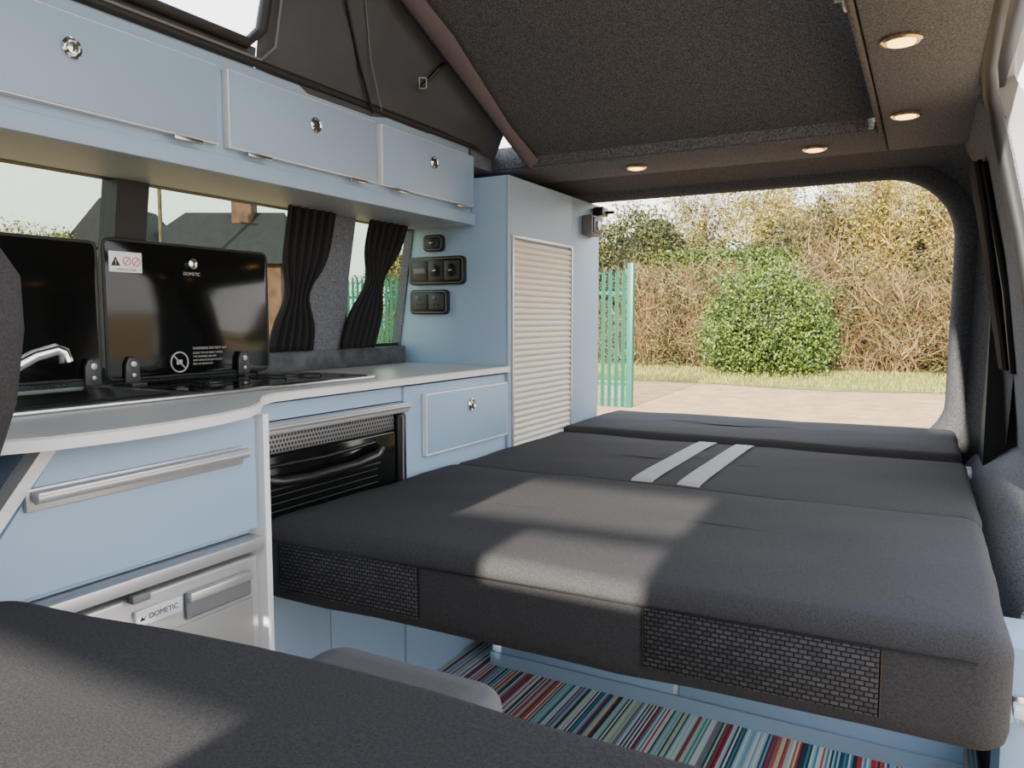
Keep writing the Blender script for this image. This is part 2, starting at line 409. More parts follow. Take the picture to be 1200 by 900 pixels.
# pop-up roof
PZ = lambda y: 1.40+.42*(2.1-y)
pr = thing('pop_up_roof', (-.55, 2.1, 1.42), 'raised pop-up roof with dark grey felt lining and fabric sides', 'camper roof')
mk('roof_board', [(-1.1, 2.1, PZ(2.1)), (-.02, 2.1, PZ(2.1)), (-.02, -.25, PZ(-.25)), (-1.1, -.25, PZ(-.25)),
                  (-1.1, 2.1, PZ(2.1)+.05), (-.02, 2.1, PZ(2.1)+.05), (-.02, -.25, PZ(-.25)+.05), (-1.1, -.25, PZ(-.25)+.05)],
   [(0, 1, 2, 3), (7, 6, 5, 4), (0, 4, 5, 1), (1, 5, 6, 2), (2, 6, 7, 3), (3, 7, 4, 0)], 'feltd', pr, fixn=True, label='dark grey felt lined roof board')
def cx(y, z): return -1.205+.105*max(0, min(1, (z-1.43)/max(.02, PZ(y)-1.43)))
vs = []; fs = []
def cquad(y0, y1, za, zb):
    ny = max(1, int((y1-y0)/.12)); nzq = 4
    base = len(vs)
    for i in range(ny+1):
        y = y0+(y1-y0)*i/ny
        for j in range(nzq+1):
            z = za(y)+(zb(y)-za(y))*j/nzq; sag = .012*math.sin(y*14+z*9)*math.sin(math.pi*max(0, min(1, (z-1.43)/max(.02, PZ(y)-1.43))))
            vs.append((cx(y, z)+sag, y, z))
    for i in range(ny):
        for j in range(nzq):
            a = base+i*(nzq+1)+j; fs.append((a, a+nzq+1, a+nzq+2, a+1))
cquad(1.13, 2.09, lambda y: 1.40, lambda y: max(1.401, PZ(y)+.01))
cquad(.45, 1.13, lambda y: 1.40, lambda y: 1.468); cquad(.45, 1.13, lambda y: 1.74, lambda y: PZ(y)+.01)
cquad(-.25, .45, lambda y: 1.40, lambda y: PZ(y)+.01)
mk('canvas_side', vs, fs, 'canvas', pr, smooth=True, sharp=None, label='dark grey canvas side with window opening')
mk('canvas_side', [(0, -.25, 1.44), (0, 2.1, 1.44), (-.02, 2.1, PZ(2.1)), (-.02, -.25, PZ(-.25)),
                   (0, -.15, 1.47), (-.004, 1.6, 1.47), (-.015, 1.6, PZ(1.6)-.03), (-.02, -.15, PZ(-.15)-.06)],
   [(0, 1, 5, 4), (1, 2, 6, 5), (2, 3, 7, 6), (3, 0, 4, 7)], 'canvas', pr)  # unseen right side, cut wide open to let skylight in
mk('canvas_front', [(-1.2, -.25, 1.44), (0, -.25, 1.44), (-.02, -.25, PZ(-.25)), (-1.1, -.25, PZ(-.25))], [(0, 1, 2, 3)], 'canvas', pr)  # unseen front sheet, added to keep the low sun out
fr = [(cx(y, z)+.004, y, z) for y, z in [(.45, 1.468), (1.10, 1.468), (1.13, 1.50), (1.13, 1.71), (1.10, 1.74), (.45, 1.74)]]
tube('window_binding', fr, .012, 'rubber', pr, closed=True)
tube('window_binding', [(a+.006, b_+(.03 if b_ > 1 else 0), c-(.025 if c < 1.6 else -.025)) for a, b_, c in fr], .003, 'plgrey', pr, closed=True)
vs = []
for y in zs_list(2.07, -.2, 14):
    w = .03+.012*math.sin(y*9)
    z = PZ(y); vs += [(-1.085, y, z-.012), (-1.085+.02, y, z-.035), (-1.085+w+.02, y, z-.012)]
fs = []
for i in range(14):
    for j in range(2): fs.append((i*3+j, i*3+j+1, i*3+j+4, i*3+j+3))
mk('folded_fabric_edge', vs, fs, 'mauve', pr, smooth=True, sharp=None, label='folded mauve fabric along the roof edge')
tube('cord', [(-1.185, 1.478, 1.42), (-1.16, 1.40, 1.51), (-1.12, 1.31, 1.62), (-1.09, 1.22, 1.75)], .0035, 'black', pr)
tube('cord', [(-1.175, 1.50, 1.43), (-1.15, 1.43, 1.52), (-1.11, 1.36, 1.66)], .0015, 'plgrey', pr)
tube('strap', [(-1.10, 1.66, 1.575), (-1.14, 1.615, 1.51)], .005, 'black', pr)
tube('buckle', [(-1.120, 1.578, 1.520), (-1.120, 1.608, 1.528), (-1.125, 1.616, 1.505), (-1.125, 1.586, 1.497)], .0018, 'alu', pr, closed=True, label='small grey metal buckle')
tube('bottom_binding', [(-1.195, y, 1.437) for y in zs_list(-.2, 2.06, 10)], .009, 'rubber', pr)
bk = thing('roof_catch', (-.118, 1.28, 1.42), 'small grey metal roof catch on the ceiling edge', 'catch')
box('catch_plate', -.131, -.123, 1.262, 1.292, 1.392, 1.44, 'alu', bk, r=.003)
lathe('catch_pin', (-.137, 1.277, 1.41), 'x', [(.006, -.006), (.006, .006)], 'alu', bk, seg=12)

# ceiling spot lights
sl = thing('ceiling_spotlight', (-.06, 1.92, 1.38), 'small round recessed warm ceiling spotlight', 'ceiling light', 'recessed ceiling spotlights')
lathe('lamp_rim', (-.06, 1.92, 1.377), 'z', [(.026, .003), (.03, .002), (.031, -.002), (.027, -.005), (.022, -.004)], 'brass', sl, seg=28)
lathe('lamp_lens', (-.06, 1.92, 1.373), 'z', [(.021, .001), (.021, -.002), (.012, -.004)], 'lens', sl, seg=28)
for p in [(-.055, 1.41), (-.28, 2.18), (-.775, 2.19)]:
    dup(sl, (p[0]+.06, p[1]-1.92, 0))
for p in [(-.06, 1.92), (-.055, 1.41), (-.28, 2.18), (-.775, 2.19)]:
    li = bpy.data.lights.new('spot_bulb', 'SPOT'); li.energy = 2; li.color = (1, .85, .65); li.spot_size = rad(130); li.spot_blend = 1; li.shadow_soft_size = .02
    lo = bpy.data.objects.new('spot_bulb', li); lo.location = (p[0], p[1], 1.36); link(lo)

# ---------------------------------------------------------------- overhead cabinet
oc = thing('overhead_cabinet', (-1.33, 1.2, 1.21), 'long pale blue overhead cabinet with three flap doors above the window', 'cabinet')
prism('cabinet_body', [(-1.416, 1.222), (-1.20, 1.222), (-1.20, 1.43), (-1.385, 1.43)], 'y', .4, 1.945, 'blue', oc, r=.002)
prism('bottom_board', [(-1.415, 1.206), (-1.1985, 1.206), (-1.1985, 1.2215), (-1.415, 1.2215)], 'y', .4, 1.945, 'under', oc, label='pale grey board under the cabinet')
box('front_rail', -1.198, -1.184, .4, 1.945, 1.205, 1.238, 'blue', oc, r=.002)
def flap(y0, y1, knoby):
    d = box('door', -1.1995, -1.183, y0, y1, 1.256, 1.402, 'white', oc, r=.001, label='flap door with white edge')
    box('door_face', -1.1829, -1.181, y0+.003, y1-.002, 1.2585, 1.400, 'blue', d, r=.0006)
    lathe('knob', (-1.178, knoby, 1.347), 'x', [(.0165, -.003), (.0165, .002), (.0145, .0035), (.0115, .001), (.009, .004), (.0, .0045)], 'chrome', d, label='round chrome push button knob')
    box('keyhole', -1.174, -1.1725, knoby-.001, knoby+.001, 1.341, 1.353, 'black', d)
    for yy in (y0+.07, y1-.07):
        box('hinge', -1.1805, -1.176, yy-.03, yy+.03, 1.247, 1.255, 'steel', d, r=.001)
    return d
flap(.46, 1.018, .74); flap(1.044, 1.486, 1.275); flap(1.508, 1.935, 1.725)

# ---------------------------------------------------------------- tall cabinet
tall = thing('tall_cabinet', (-1.28, 2.3, 0), 'tall pale blue wardrobe cabinet with white roller shutter', 'cabinet')
prism('cabinet_body', [(XL+.001, 0), (-1.09, 0), (-1.09, 1.346), (-1.40, 1.346), (-1.414, 1.24), (XL+.001, .84)], 'y', 1.962, 2.66, 'blue', tall, r=.003)
box('front_frame', -1.0895, -1.083, 1.962, 1.982, .02, 1.346, 'blue2', tall)
box('front_frame', -1.0895, -1.083, 2.418, 2.66, .02, 1.346, 'blue2', tall, r=.002)
box('front_frame', -1.0895, -1.083, 1.983, 2.417, 1.178, 1.346, 'blue2', tall)
box('front_frame', -1.0895, -1.083, 1.983, 2.417, .02, .36, 'blue2', tall)
vs = []; fs = []; prof = []
z = .37
while z < 1.165:
    prof += [(-1.0885, z), (-1.083, z+.003), (-1.081, z+.009), (-1.083, z+.015), (-1.0885, z+.018)]; z += .0185
for x, zq in prof: vs += [(x, 1.992, zq), (x, 2.408, zq)]
for i in range(len(prof)-1): fs.append((2*i, 2*i+1, 2*i+3, 2*i+2))
mk('roller_shutter', vs, fs, 'shutter', tall, smooth=True, sharp=60, label='white slatted roller shutter')
for a in [(1.983, 1.992, .36, 1.178), (2.408, 2.417, .36, 1.178)]:
    box('shutter_frame', -1.089, -1.078, a[0], a[1], a[2], a[3], 'alu', tall, r=.001)
box('shutter_frame', -1.089, -1.078, 1.992, 2.408, 1.169, 1.178, 'alu', tall, r=.001)

sb = thing('door_buzzer', (-1.07, 2.56, 1.26), 'small grey switch box with dark round button on tall cabinet', 'switch')
box('housing', -1.083, -1.045, 2.50, 2.60, 1.225, 1.295, 'plgrey', sb, r=.006, seg=3)
box('front_plate', -1.046, -1.041, 2.512, 2.588, 1.232, 1.288, 'dgrey', sb, r=.003)
lathe('button', (-1.04, 2.55, 1.26), 'x', [(.016, -.001), (.016, .004), (.01, .006)], 'alu', sb)
ct = thing('cabinet_catch', (-1.07, 2.64, 1.31), 'small black catch beside the rear opening', 'catch')
box('catch_body', -1.083, -1.045, 2.60, 2.66, 1.302, 1.335, 'black', ct, r=.005)
tube('catch_pin', [(-1.045, 2.65, 1.318), (-1.02, 2.65, 1.318)], .006, 'black', ct)

def plate(x0, x1, z0, z1, label, cat='switch panel', mods=()):
    t = thing('switch_panel', ((x0+x1)/2, 1.962, (z0+z1)/2), label, cat)
    prism('surround', rr_ring(x0, x1, z0, z1, 0, .014, 2, 5), 'y', 1.946, 1.9615, 'black', t, r=.003)
    tube('chrome_line', [(x, 1.946, z) for x, z in rr_ring(x0+.006, x1-.006, z0+.006, z1-.006, 0, .012, 3, 4)], .0014, 'plgrey', t, closed=True)
    for kind, a, b_ in mods:
        zc = (z0+z1)/2; hh = (z1-z0)/2-.014
        md_ = box('module', a, b_, 1.942, 1.95, zc-hh, zc+hh, 'dgrey', t, r=.002)
        cxm = (a+b_)/2
        if kind == 'round':
            lathe('cap', (cxm, 1.94, zc), 'y', [(hh*.62, .004), (hh*.66, -.002), (hh*.5, -.004)], 'black', md_)
            box('cap_mark', cxm-.006, cxm+.006, 1.9345, 1.936, zc-.002, zc+.002, 'alu', md_)
        elif kind == 'disp':
            box('display', a+.006, b_-.006, 1.940, 1.943, zc-.008, zc+.008, 'plgrey', md_, r=.001)
        elif kind == 'sock':
            for q in [(-.008, -.008), (.008, -.008), (0, .006)]:
                box('pin_hole', cxm+q[0]-.003, cxm+q[0]+.003, 1.9405, 1.943, zc+q[1]-.0022, zc+q[1]+.0022, 'black', md_)
            box('rocker', cxm-.012, cxm-.004, 1.939, 1.943, zc+.010, zc+.018, 'plgrey', md_)
    return t
plate(-1.374, -1.300, 1.135, 1.186, 'small black single switch plate on blue panel', mods=[('round', -1.36, -1.314)])
plate(-1.428, -1.224, 1.034, 1.120, 'wide black three-module control panel on blue panel', mods=[('disp', -1.412, -1.358), ('round', -1.353, -1.300), ('round', -1.295, -1.241)])
plate(-1.426, -1.284, .944, 1.020, 'black double power socket on blue panel', 'power socket', mods=[('sock', -1.413, -1.359), ('sock', -1.351, -1.297)])

# ---------------------------------------------------------------- base cabinets
fc = thing('fridge_cabinet', (-1.24, .7, 0), 'pale blue base cabinet with white edging around the fridge', 'cabinet')
box('end_panel', XL+.001, -.985, .922, .935, 0, .768, 'white', fc, r=.001, label='white edged end panel')
prism('cabinet_body', [(.56, .766), (.920, .766), (.920, .56), (.40, .56)], 'x', XL+.001, -1.02, 'blue', fc)
dr = prism('drawer', [(.585, .764), (.918, .764), (.918, .572), (.445, .572)], 'x', -1.019, -1.0, 'blue', fc, r=.001)
prism('handle_back', [(.535, .684), (.885, .689), (.885, .719), (.535, .714)], 'x', -.9995, -.992, 'alu', dr, r=.002, label='aluminium rail handle')
tube('handle', [(-.980, .54, .704), (-.980, .882, .709)], .0085, 'alu', dr, seg=12)
prism('handle_lip', [(.54, .704), (.882, .709), (.882, .716), (.54, .711)], 'x', -.992, -.972, 'alu', dr, r=.001)
prism('edge_strip', [(.562, .767), (.583, .767), (.42, .562), (.40, .562)], 'x', -1.019, -.992, 'white', fc, label='slanted white edge strip')
box('steel_rail', -1.03, -.985, .38, .919, .538, .558, 'alu', fc, r=.002)

fg = thing('fridge', (-1.25, .7, .03), 'silver compact fridge built into the cabinet', 'fridge')
box('fridge_body', XL+.01, -1.03, .40, .918, .0, .535, 'plgrey', fg)
fd = box('door', -1.029, -1.0, .40, .916, .03, .525, 'alu', fg, r=.005, seg=3, label='silver fridge door')
box('door_panel', -1.0, -.996, .42, .899, .05, .455, 'fridge', fd, r=.001)
box('handle_recess', -.9995, -.993, .765, .895, .462, .505, 'plgrey', fd, r=.004, seg=3)
box('handle', -.997, -.984, .767, .893, .49, .506, 'alu', fd, r=.004)
box('latch', -.9995, -.985, .67, .70, .519, .532, 'plgrey', fd, r=.003)
box('badge', -.9995, -.992, .678, .758, .480, .505, 'van', fd, r=.002)
text('DOMETIC', .0115, (-.9915, .724, .4925), fd, 'ink')
prism('badge_mark', [(.684, .489), (.688, .495), (.691, .491), (.694, .495), (.692, .489)], 'x', -.992, -.9915, 'ink', fd)

oc2 = thing('oven_cabinet', (-1.28, 1.45, 0), 'pale blue base cabinet housing the oven and a drawer', 'cabinet')
box('cabinet_body', XL+.001, -1.11, 1.462, 1.957, 0, .768, 'blue', oc2, r=.002)
box('face_panel', -1.1095, -1.091, 1.462, 1.957, .02, .768, 'blue', oc2, r=.001)
box('lower_panel', XL+.05, -1.098, .937, 1.2, 0, .46, 'blue2', oc2, label='pale lower panel')
box('lower_panel', XL+.05, -1.098, 1.202, 1.46, 0, .46, 'blue', oc2)
box('upper_strip', XL+.05, -1.098, .937, 1.461, .735, .768, 'blue', oc2)
d2 = box('drawer', -1.0905, -1.073, 1.535, 1.94, .595, .742, 'blue', oc2, r=.002)
box('edge_band', -1.0885, -1.075, 1.531, 1.944, .591, .746, 'white', d2)
lathe('knob', (-1.070, 1.735, .70), 'x', [(.0165, -.003), (.0165, .002), (.0145, .0035), (.0115, .001), (.009, .004), (0, .0045)], 'chrome', d2, label='round chrome push button knob')
box('keyhole', -1.066, -1.0645, 1.733, 1.737, .694, .706, 'black', d2)

ov = thing('oven', (-1.28, 1.2, .47), 'built-in black glass oven with steel top rail', 'oven')
box('oven_body', XL+.06, -1.10, .94, 1.458, .465, .73, 'black', ov)
box('steel_rail', -1.10, -1.072, .938, 1.46, .710, .733, 'alu', ov, r=.004, seg=3, label='brushed steel top rail')
tube('rail_lip', [(-1.070, .94, .725), (-1.070, 1.458, .725)], .005, 'alu', ov)
box('vent', -1.10, -1.09, .94, 1.42, .672, .709, 'vent', ov, r=.001, label='perforated vent strip')
dd = box('door', -1.10, -1.085, .94, 1.42, .475, .668, 'bglass', ov, r=.004, label='black glass oven door')
tube('handle', [(-1.085, .995, .638), (-1.066, 1.0, .632), (-1.056, 1.03, .624), (-1.052, 1.10, .620), (-1.052, 1.24, .622), (-1.056, 1.31, .628), (-1.066, 1.34, .638), (-1.085, 1.345, .644)], .010, 'black', dd, seg=10, label='curved black oven handle')
tube('handle_top', [(-1.085, 1.0, .650), (-1.075, 1.17, .648), (-1.085, 1.34, .652)], .0045, 'black', dd, seg=8)
for zr in (.590, .575, .56): box('grill_line', -1.0852, -1.084, .99, 1.35, zr, zr+.0015, 'dgrey', dd)
box('window_frame', -1.0852, -1.083, .975, 1.36, .602, .605, 'dgrey', dd)
box('side_frame', -1.098, -1.082, 1.425, 1.458, .475, .705, 'black', ov, r=.002)
box('side_trim', -1.0815, -1.08, 1.440, 1.445, .48, .70, 'plgrey', ov)

wt = [(XL+.001, .45), (-.96, .45), (-.925, .47), (-.903, .52), (-.892, .60), (-.894, .68), (-.908, .77), (-.935, .85), (-.972, .905), (-1.012, .945), (-1.05, .985), (-1.07, 1.03), (-1.074, 1.1), (-1.074, 1.958), (XL+.001, 1.958)]
w = thing('worktop', (-1.28, 1.2, .77), 'curved light grey kitchen worktop with white edge', 'worktop')
prism('edge_band', wt, 'z', .7745, .7885, 'white', w, smooth=True, label='white worktop edging')
prism('top_surface', [(x+(-.002 if x > -1.4 else 0), y+(.002 if y < .5 else 0)) for x, y in wt], 'z', .7886, .7915, 'top', w, smooth=True)

# sink / hob
sk = thing('sink_and_hob', (-1.28, .96, .79), 'combined steel sink and hob with raised black glass lids', 'sink and hob')
prism('tray', rr_ring(-1.43, -1.125, .50, 1.42, 0, .03, 2, 4), 'z', .7916, .798, 'steel', sk, r=.002)
prism('hob_plate', rr_ring(-1.42, -1.14, .93, 1.40, 0, .02, 2, 4), 'z', .7982, .7995, 'bglass', sk)
vs = []; fs = []
rg = [rr_ring(-1.41, -1.15, .54, .89, i_, .04, 3, 4) for i_ in (0, .01, .02, .03)]
hz = [.799, .802, .802, .7985]
for q, h in zip(rg, hz): vs += [(x, y, h) for x, y in q]
n = len(rg[0])
for i in range(3):
    for j in range(n): fs.append((i*n+j, i*n+(j+1) % n, (i+1)*n+(j+1) % n, (i+1)*n+j))
fs.append(tuple(range(3*n, 4*n)))
mk('basin', vs, fs, 'black', sk, smooth=True)
for yb in (1.06, 1.27):
    lathe('burner', (-1.28, yb, .799), 'z', [(.045, -.001), (.045, .001), (.03, .003), (.03, .005), (.0, .006)], 'black', sk, seg=20)
    for k in range(4):
        a = rad(45+90*k)
        tube('pan_support', [(-1.28+.025*math.cos(a), yb+.025*math.sin(a), .804), (-1.28+.075*math.cos(a), yb+.075*math.sin(a), .804), (-1.28+.08*math.cos(a), yb+.08*math.sin(a), .800)], .0018, 'black', sk, seg=6)
def lid(y0, y1, z0, z1, hs):
    rgp = rr_ring(y0, y1, z0, z1, 0, .014, 3, 4)
    l = prism('glass_lid', rgp, 'x', -1.406, -1.400, 'bglass', sk, r=.001, label='raised black glass lid')
    tube('lid_rim', [(-1.403, a, b_) for a, b_ in rgp], .004, 'rubber', l, closed=True)
    for h in hs:
        hh = prism('hinge', [(h-.017, .802), (h+.017, .802), (h+.015, .84), (h+.008, .854), (h-.008, .854), (h-.015, .84)], 'x', -1.399, -1.39, 'dgrey', l, r=.003, label='dark metal lid hinge')
        lathe('screw', (-1.389, h, .84), 'x', [(.006, -.001), (.006, .002), (.0, .003)], 'alu', hh, seg=12)
        lathe('screw', (-1.389, h, .818), 'x', [(.004, -.001), (.004, .002), (.0, .003)], 'alu', hh, seg=12)
        box('hinge_foot', -1.40, -1.37, h-.017, h+.017, .798, .803, 'dgrey', hh, r=.002)
    return l
lid(.50, .907, .815, 1.075, [.885])
L = lid(.922, 1.335, .81, 1.085, [.968, 1.25])
lathe('latch', (-1.396, 1.122, 1.048), 'x', [(.011, -.003), (.011, .003), (.007, .005)], 'chrome', L)
text('DOMETIC', .0098, (-1.3995, 1.122, 1.026), L, 'inkgrey')
st = box('sticker', -1.3998, -1.3988, .932, 1.003, 1.022, 1.062, 'sticker', L, r=.0003)
prism('warning_triangle', [(.936, 1.034), (.956, 1.034), (.946, 1.052)], 'x', -1.3988, -1.3984, 'ink', st)
text('!', .013, (-1.3982, .946, 1.0405), st, 'sticker')
for yc in (.970, .990):
    tube('warning_ring', [(-1.3985, yc+.008*math.cos(t), 1.044+.008*math.sin(t)) for t in zs_list(0, 5.9, 15)], .0008, 'red', st, closed=True)
    tube('warning_slash', [(-1.3985, yc-.005, 1.038), (-1.3985, yc+.005, 1.050)], .0008, 'red', st)
text('SUPERFICIE CALDA', .005, (-1.3985, .968, 1.027), st, 'ink')
tube('no_symbol_ring', [(-1.3992, 1.083+.021*math.cos(t), .838+.021*math.sin(t)) for t in zs_list(0, 6.1, 27)], .0018, 'inkgrey', L, closed=True)
tube('no_symbol_slash', [(-1.3992, 1.069, .852), (-1.3992, 1.097, .824)], .0018, 'inkgrey', L)
box('pan_symbol', -1.3996, -1.399, 1.076, 1.090, .833, .843, 'inkgrey', L)
for i_, (zt, ln) in enumerate([(.866, .07), (.856, .075), (.848, .06), (.840, .062), (.832, .058)]):
    text(['WARNING! DO NOT USE', 'CLOSE THE LID ONLY WHEN', 'THE BURNERS ARE OFF', 'AND HAVE COOLED DOWN', 'RISK OF BREAKAGE'][i_], .0060 if i_ else .0080, (-1.3992, 1.117, zt), L, 'inkgrey', al='LEFT')

tap = thing('tap', (-1.10, .56, .79), 'chrome mixer tap beside the sink', 'tap')
lathe('tap_base', (-1.10, .548, .80), 'z', [(.024, -.008), (.024, .002), (.018, .006), (.016, .05), (.012, .055)], 'chrome', tap)
tube('spout', [(-1.10, .548, .84), (-1.10, .575, .858), (-1.10, .615, .878), (-1.10, .645, .886), (-1.10, .656, .882), (-1.10, .660, .868)], [.010, .0095, .009, .009, .009, .010], 'chrome', tap, seg=14)
tube('lever', [(-1.10, .545, .85), (-1.10, .555, .872), (-1.10, .575, .888)], [.008, .006, .004], 'chrome', tap)

# ---------------------------------------------------------------- curtains
def curtain(nm, cfun, label, side=1, z0=.79, z1=1.225, waves=6):
    vs = []; fs = []; ny = 48; nz_ = 20
    for j in range(nz_+1):
        z = z0+(z1-z0)*j/nz_; yc, hw = cfun((z1-z)/(z1-z0))
        for i in range(ny+1):
            f = i/ny; y = yc+hw*(2*f-1); a = min(.013, .25*hw+.004)
            vs.append((xl(z)+.042+side*a*math.sin(f*waves*2*math.pi+.4*math.sin(z*12)), y, z))
    for j in range(nz_):
        for i in range(ny):
            a = j*(ny+1)+i; fs.append((a, a+1, a+ny+2, a+ny+1))
    o = mk(nm, vs, fs, 'curtain', smooth=True, sharp=None, label=label, cat='curtain')
    md = o.modifiers.new('t', 'SOLIDIFY'); md.thickness = .0015
    return o
def c1(t):
    tie = math.exp(-((t-.62)/.16)**2)
    return 1.470-.02*t-.01*tie, .085-.040*tie-.005*t
def c2(t):
    tie = math.exp(-((t-.5)/.17)**2)
    return 1.785-.075*t, .088-.045*tie-.012*t
curtain('curtain', c1, 'black gathered curtain tied back beside window pillar', z0=.846)
curtain('curtain', c2, 'black gathered curtain tied back near the tall cabinet', z0=.846)
vs = []; fs = []
nyy, nzz = 48, 18
for j in range(nzz+1):
    f = j/nzz; z = 1.32-.53*f
    ya = 2.22+.22*f; yb = 2.42+.29*f
    tie = math.exp(-((f-.55)/.2)**2)*.06
    for i in range(nyy+1):
        g = i/nyy; y = ya+tie+(yb-ya-1.6*tie)*g
        vs.append((xr(z)-.020+.010*math.sin(g*6*2*math.pi), y, z))
for j in range(nzz):
    for i in range(nyy):
        a = j*(nyy+1)+i; fs.append((a, a+1, a+nyy+2, a+nyy+1))
mk('curtain', vs, fs, 'curtain', smooth=True, sharp=None, label='black gathered curtain over the dark side window', cat='curtain')

# ---------------------------------------------------------------- bed
bed = thing('bed', (-.5, 1.9, 0), 'wide black upholstered fold-out bed on pale blue base', 'bed')
BL, BR = -1.088, .108
def dy(x): return -.035*(1-max(0, min(1, (x-BL)/(BR-BL))))
def warpA(v):
    return [v[0], v[1]+dy(v[0])*max(0, (1.66-v[1])/.64), v[2]]
cA = cushion('mattress_cushion', BL, BR, 1.02, 1.662, .408, .556, .029, .042, .004, 'fabric', bed, wob=.0012, warp=warpA)
cB = cushion('mattress_cushion', BL, BR, 1.668, 2.334, .43, .549, .018, .025, .004, 'fabric', bed, wob=.0009)
cC = cushion('mattress_cushion', BL, BR-.01, 2.341, 2.87, .44, .568, .022, .035, .003, 'fabric', bed, wob=.0009)
for a, b_ in [(-1.02, -.72), (-.335, -.035)]:
    poly = [(a, 1.0165+dy(a)), (b_, 1.0165+dy(b_)), (b_, 1.026+dy(b_)), (a, 1.026+dy(a))]
    prism('mesh_patch', poly, 'z', .436, .523, 'mesh', cA, r=.002, label='woven grey mesh patch')
    for xx in (a-.002, b_+.002): tube('stitching', [(xx, 1.019+dy(xx), .436), (xx, 1.018+dy(xx), .523)], .0012, 'black', cA, seg=6)
tube('piping', [(x, 1.0175+dy(x), .525) for x in (BL+.04, -.9, -.7, -.5, -.3, -.1, BR-.04)], .0016, 'black', cA, seg=6)
def strapm(x0, x1):
    vs = []; fs = []; N = 24
    for i in range(N+1):
        y = 1.669+(2.333-1.669)*i/N; d = min(y-1.668, 2.334-y)
        z = .5500+.004*math.sin(min(1, d/.16)*math.pi/2) - (.018-math.sqrt(max(0, .018**2-(max(0, .018-d))**2)))
        vs += [(x0, y, z+.001), (x1, y, z+.001), (x0, y, z+.0035), (x1, y, z+.0035)]
    for i in range(N):
        a = 4*i; fs += [(a+2, a+3, a+7, a+6), (a, a+4, a+5, a+1), (a, a+2, a+6, a+4), (a+1, a+5, a+7, a+3)]
    mk('webbing_strap', vs, fs, 'strap', cB, smooth=True, label='light grey webbing strap')
strapm(-.60, -.548); strapm(-.49, -.438)
box('bed_base', -1.0, -.50, 1.72, 2.85, 0, .41, 'blue', bed, r=.003)
box('bed_base', -.485, .10, 1.72, 2.85, 0, .41, 'blue', bed, r=.003)
box('base_joint', -.499, -.486, 1.725, 2.6, 0, .38, 'white', bed)
box('kick_strip', -1.0, .10, 1.712, 1.719, 0, .035, 'blue2', bed, label='pale plinth strip')
box('side_panel', .128, .20, 1.38, 1.52, 0, .42, 'blue', bed, r=.003)
box('hinge_plate', .090, .120, 2.30, 2.36, .51, .535, 'alu', bed, r=.004, label='small metal bed hinge')
hb = thing('belt_bracket', (.15, 1.37, .33), 'small chrome and cream latch bracket on side panel', 'bracket')
box('bracket_plate', .13, .165, 1.372, 1.379, .30, .345, 'chrome', hb, r=.002)
box('bracket_tongue', .14, .175, 1.35, 1.372, .318, .334, 'sticker', hb, r=.004)

# ---------------------------------------------------------------- seats
fs_ = thing('front_seat', (-.45, .1, 0), 'black fabric front seat with its backrest folded flat', 'seat')
def warpS(v):
    return [v[0], v[1]-(.055*max(0, min(1, (-.5-v[0])/.4)) if v[1] > .3 else 0), v[2]]
cushion('backrest', -.905, .20, -.30, .515, .50, .621, .018, .045, .002, 'fabric', fs_, wob=.001, warp=warpS, label='folded black fabric backrest')
cushion('headrest', -.575, -.345, .528, .64, .45, .570, .02, .035, .003, 'seatgrey', fs_, wob=.0005, label='small dark grey headrest')
box('seat_base', -.80, 0, -.25, .40, .0, .32, 'black', fs_, r=.02, seg=3)
cushion('seat_cushion', -.86, .06, -.3, .45, .33, .49, .03, .06, .005, 'fabric', fs_)
tube('headrest_post', [(-.50, .50, .53), (-.50, .54, .525)], .006, 'chrome', fs_); tube('headrest_post', [(-.42, .50, .53), (-.42, .54, .525)], .006, 'chrome', fs_)

ds = thing('driver_seat', (-1.03, .2, 0), 'upright black fabric seat back beside the worktop', 'seat')
vs = []; fs = []
prof = [(.64, -.84, .365), (.70, -.805, .375), (.78, -.770, .39), (.85, -.742, .40), (.92, -.731, .405), (.97, -.733, .405), (1.0, -.743, .40), (1.025, -.762, .395), (1.042, -.80, .39)]
for z, xe, yc in prof:
    xm = -1.01; hw = xe-xm; hd = .055 if z < .99 else .04
    if z > 1.04: hd = .015
    for k in range(28):
        a = 2*math.pi*k/28; ca, sa = math.cos(a), math.sin(a)
        vs.append((xm+hw*math.copysign(abs(ca)**.45, ca), yc-.03+hd*math.copysign(abs(sa)**.6, sa), z))
n = 28
for i in range(len(prof)-1):
    for j in range(n): fs.append((i*n+j, i*n+(j+1) % n, (i+1)*n+(j+1) % n, (i+1)*n+j))
fs.append(tuple(range(n))); fs.append(tuple(range((len(prof)-1)*n, len(prof)*n)))
mk('backrest', vs, fs, 'fabric', ds, smooth=True, sharp=None, fixn=True)
box('seat_base', -1.25, -.93, -.28, .34, 0, .33, 'black', ds, r=.02)
cushion('seat_cushion', -1.27, -.915, -.3, .36, .335, .61, .03, .06, .005, 'fabric', ds)

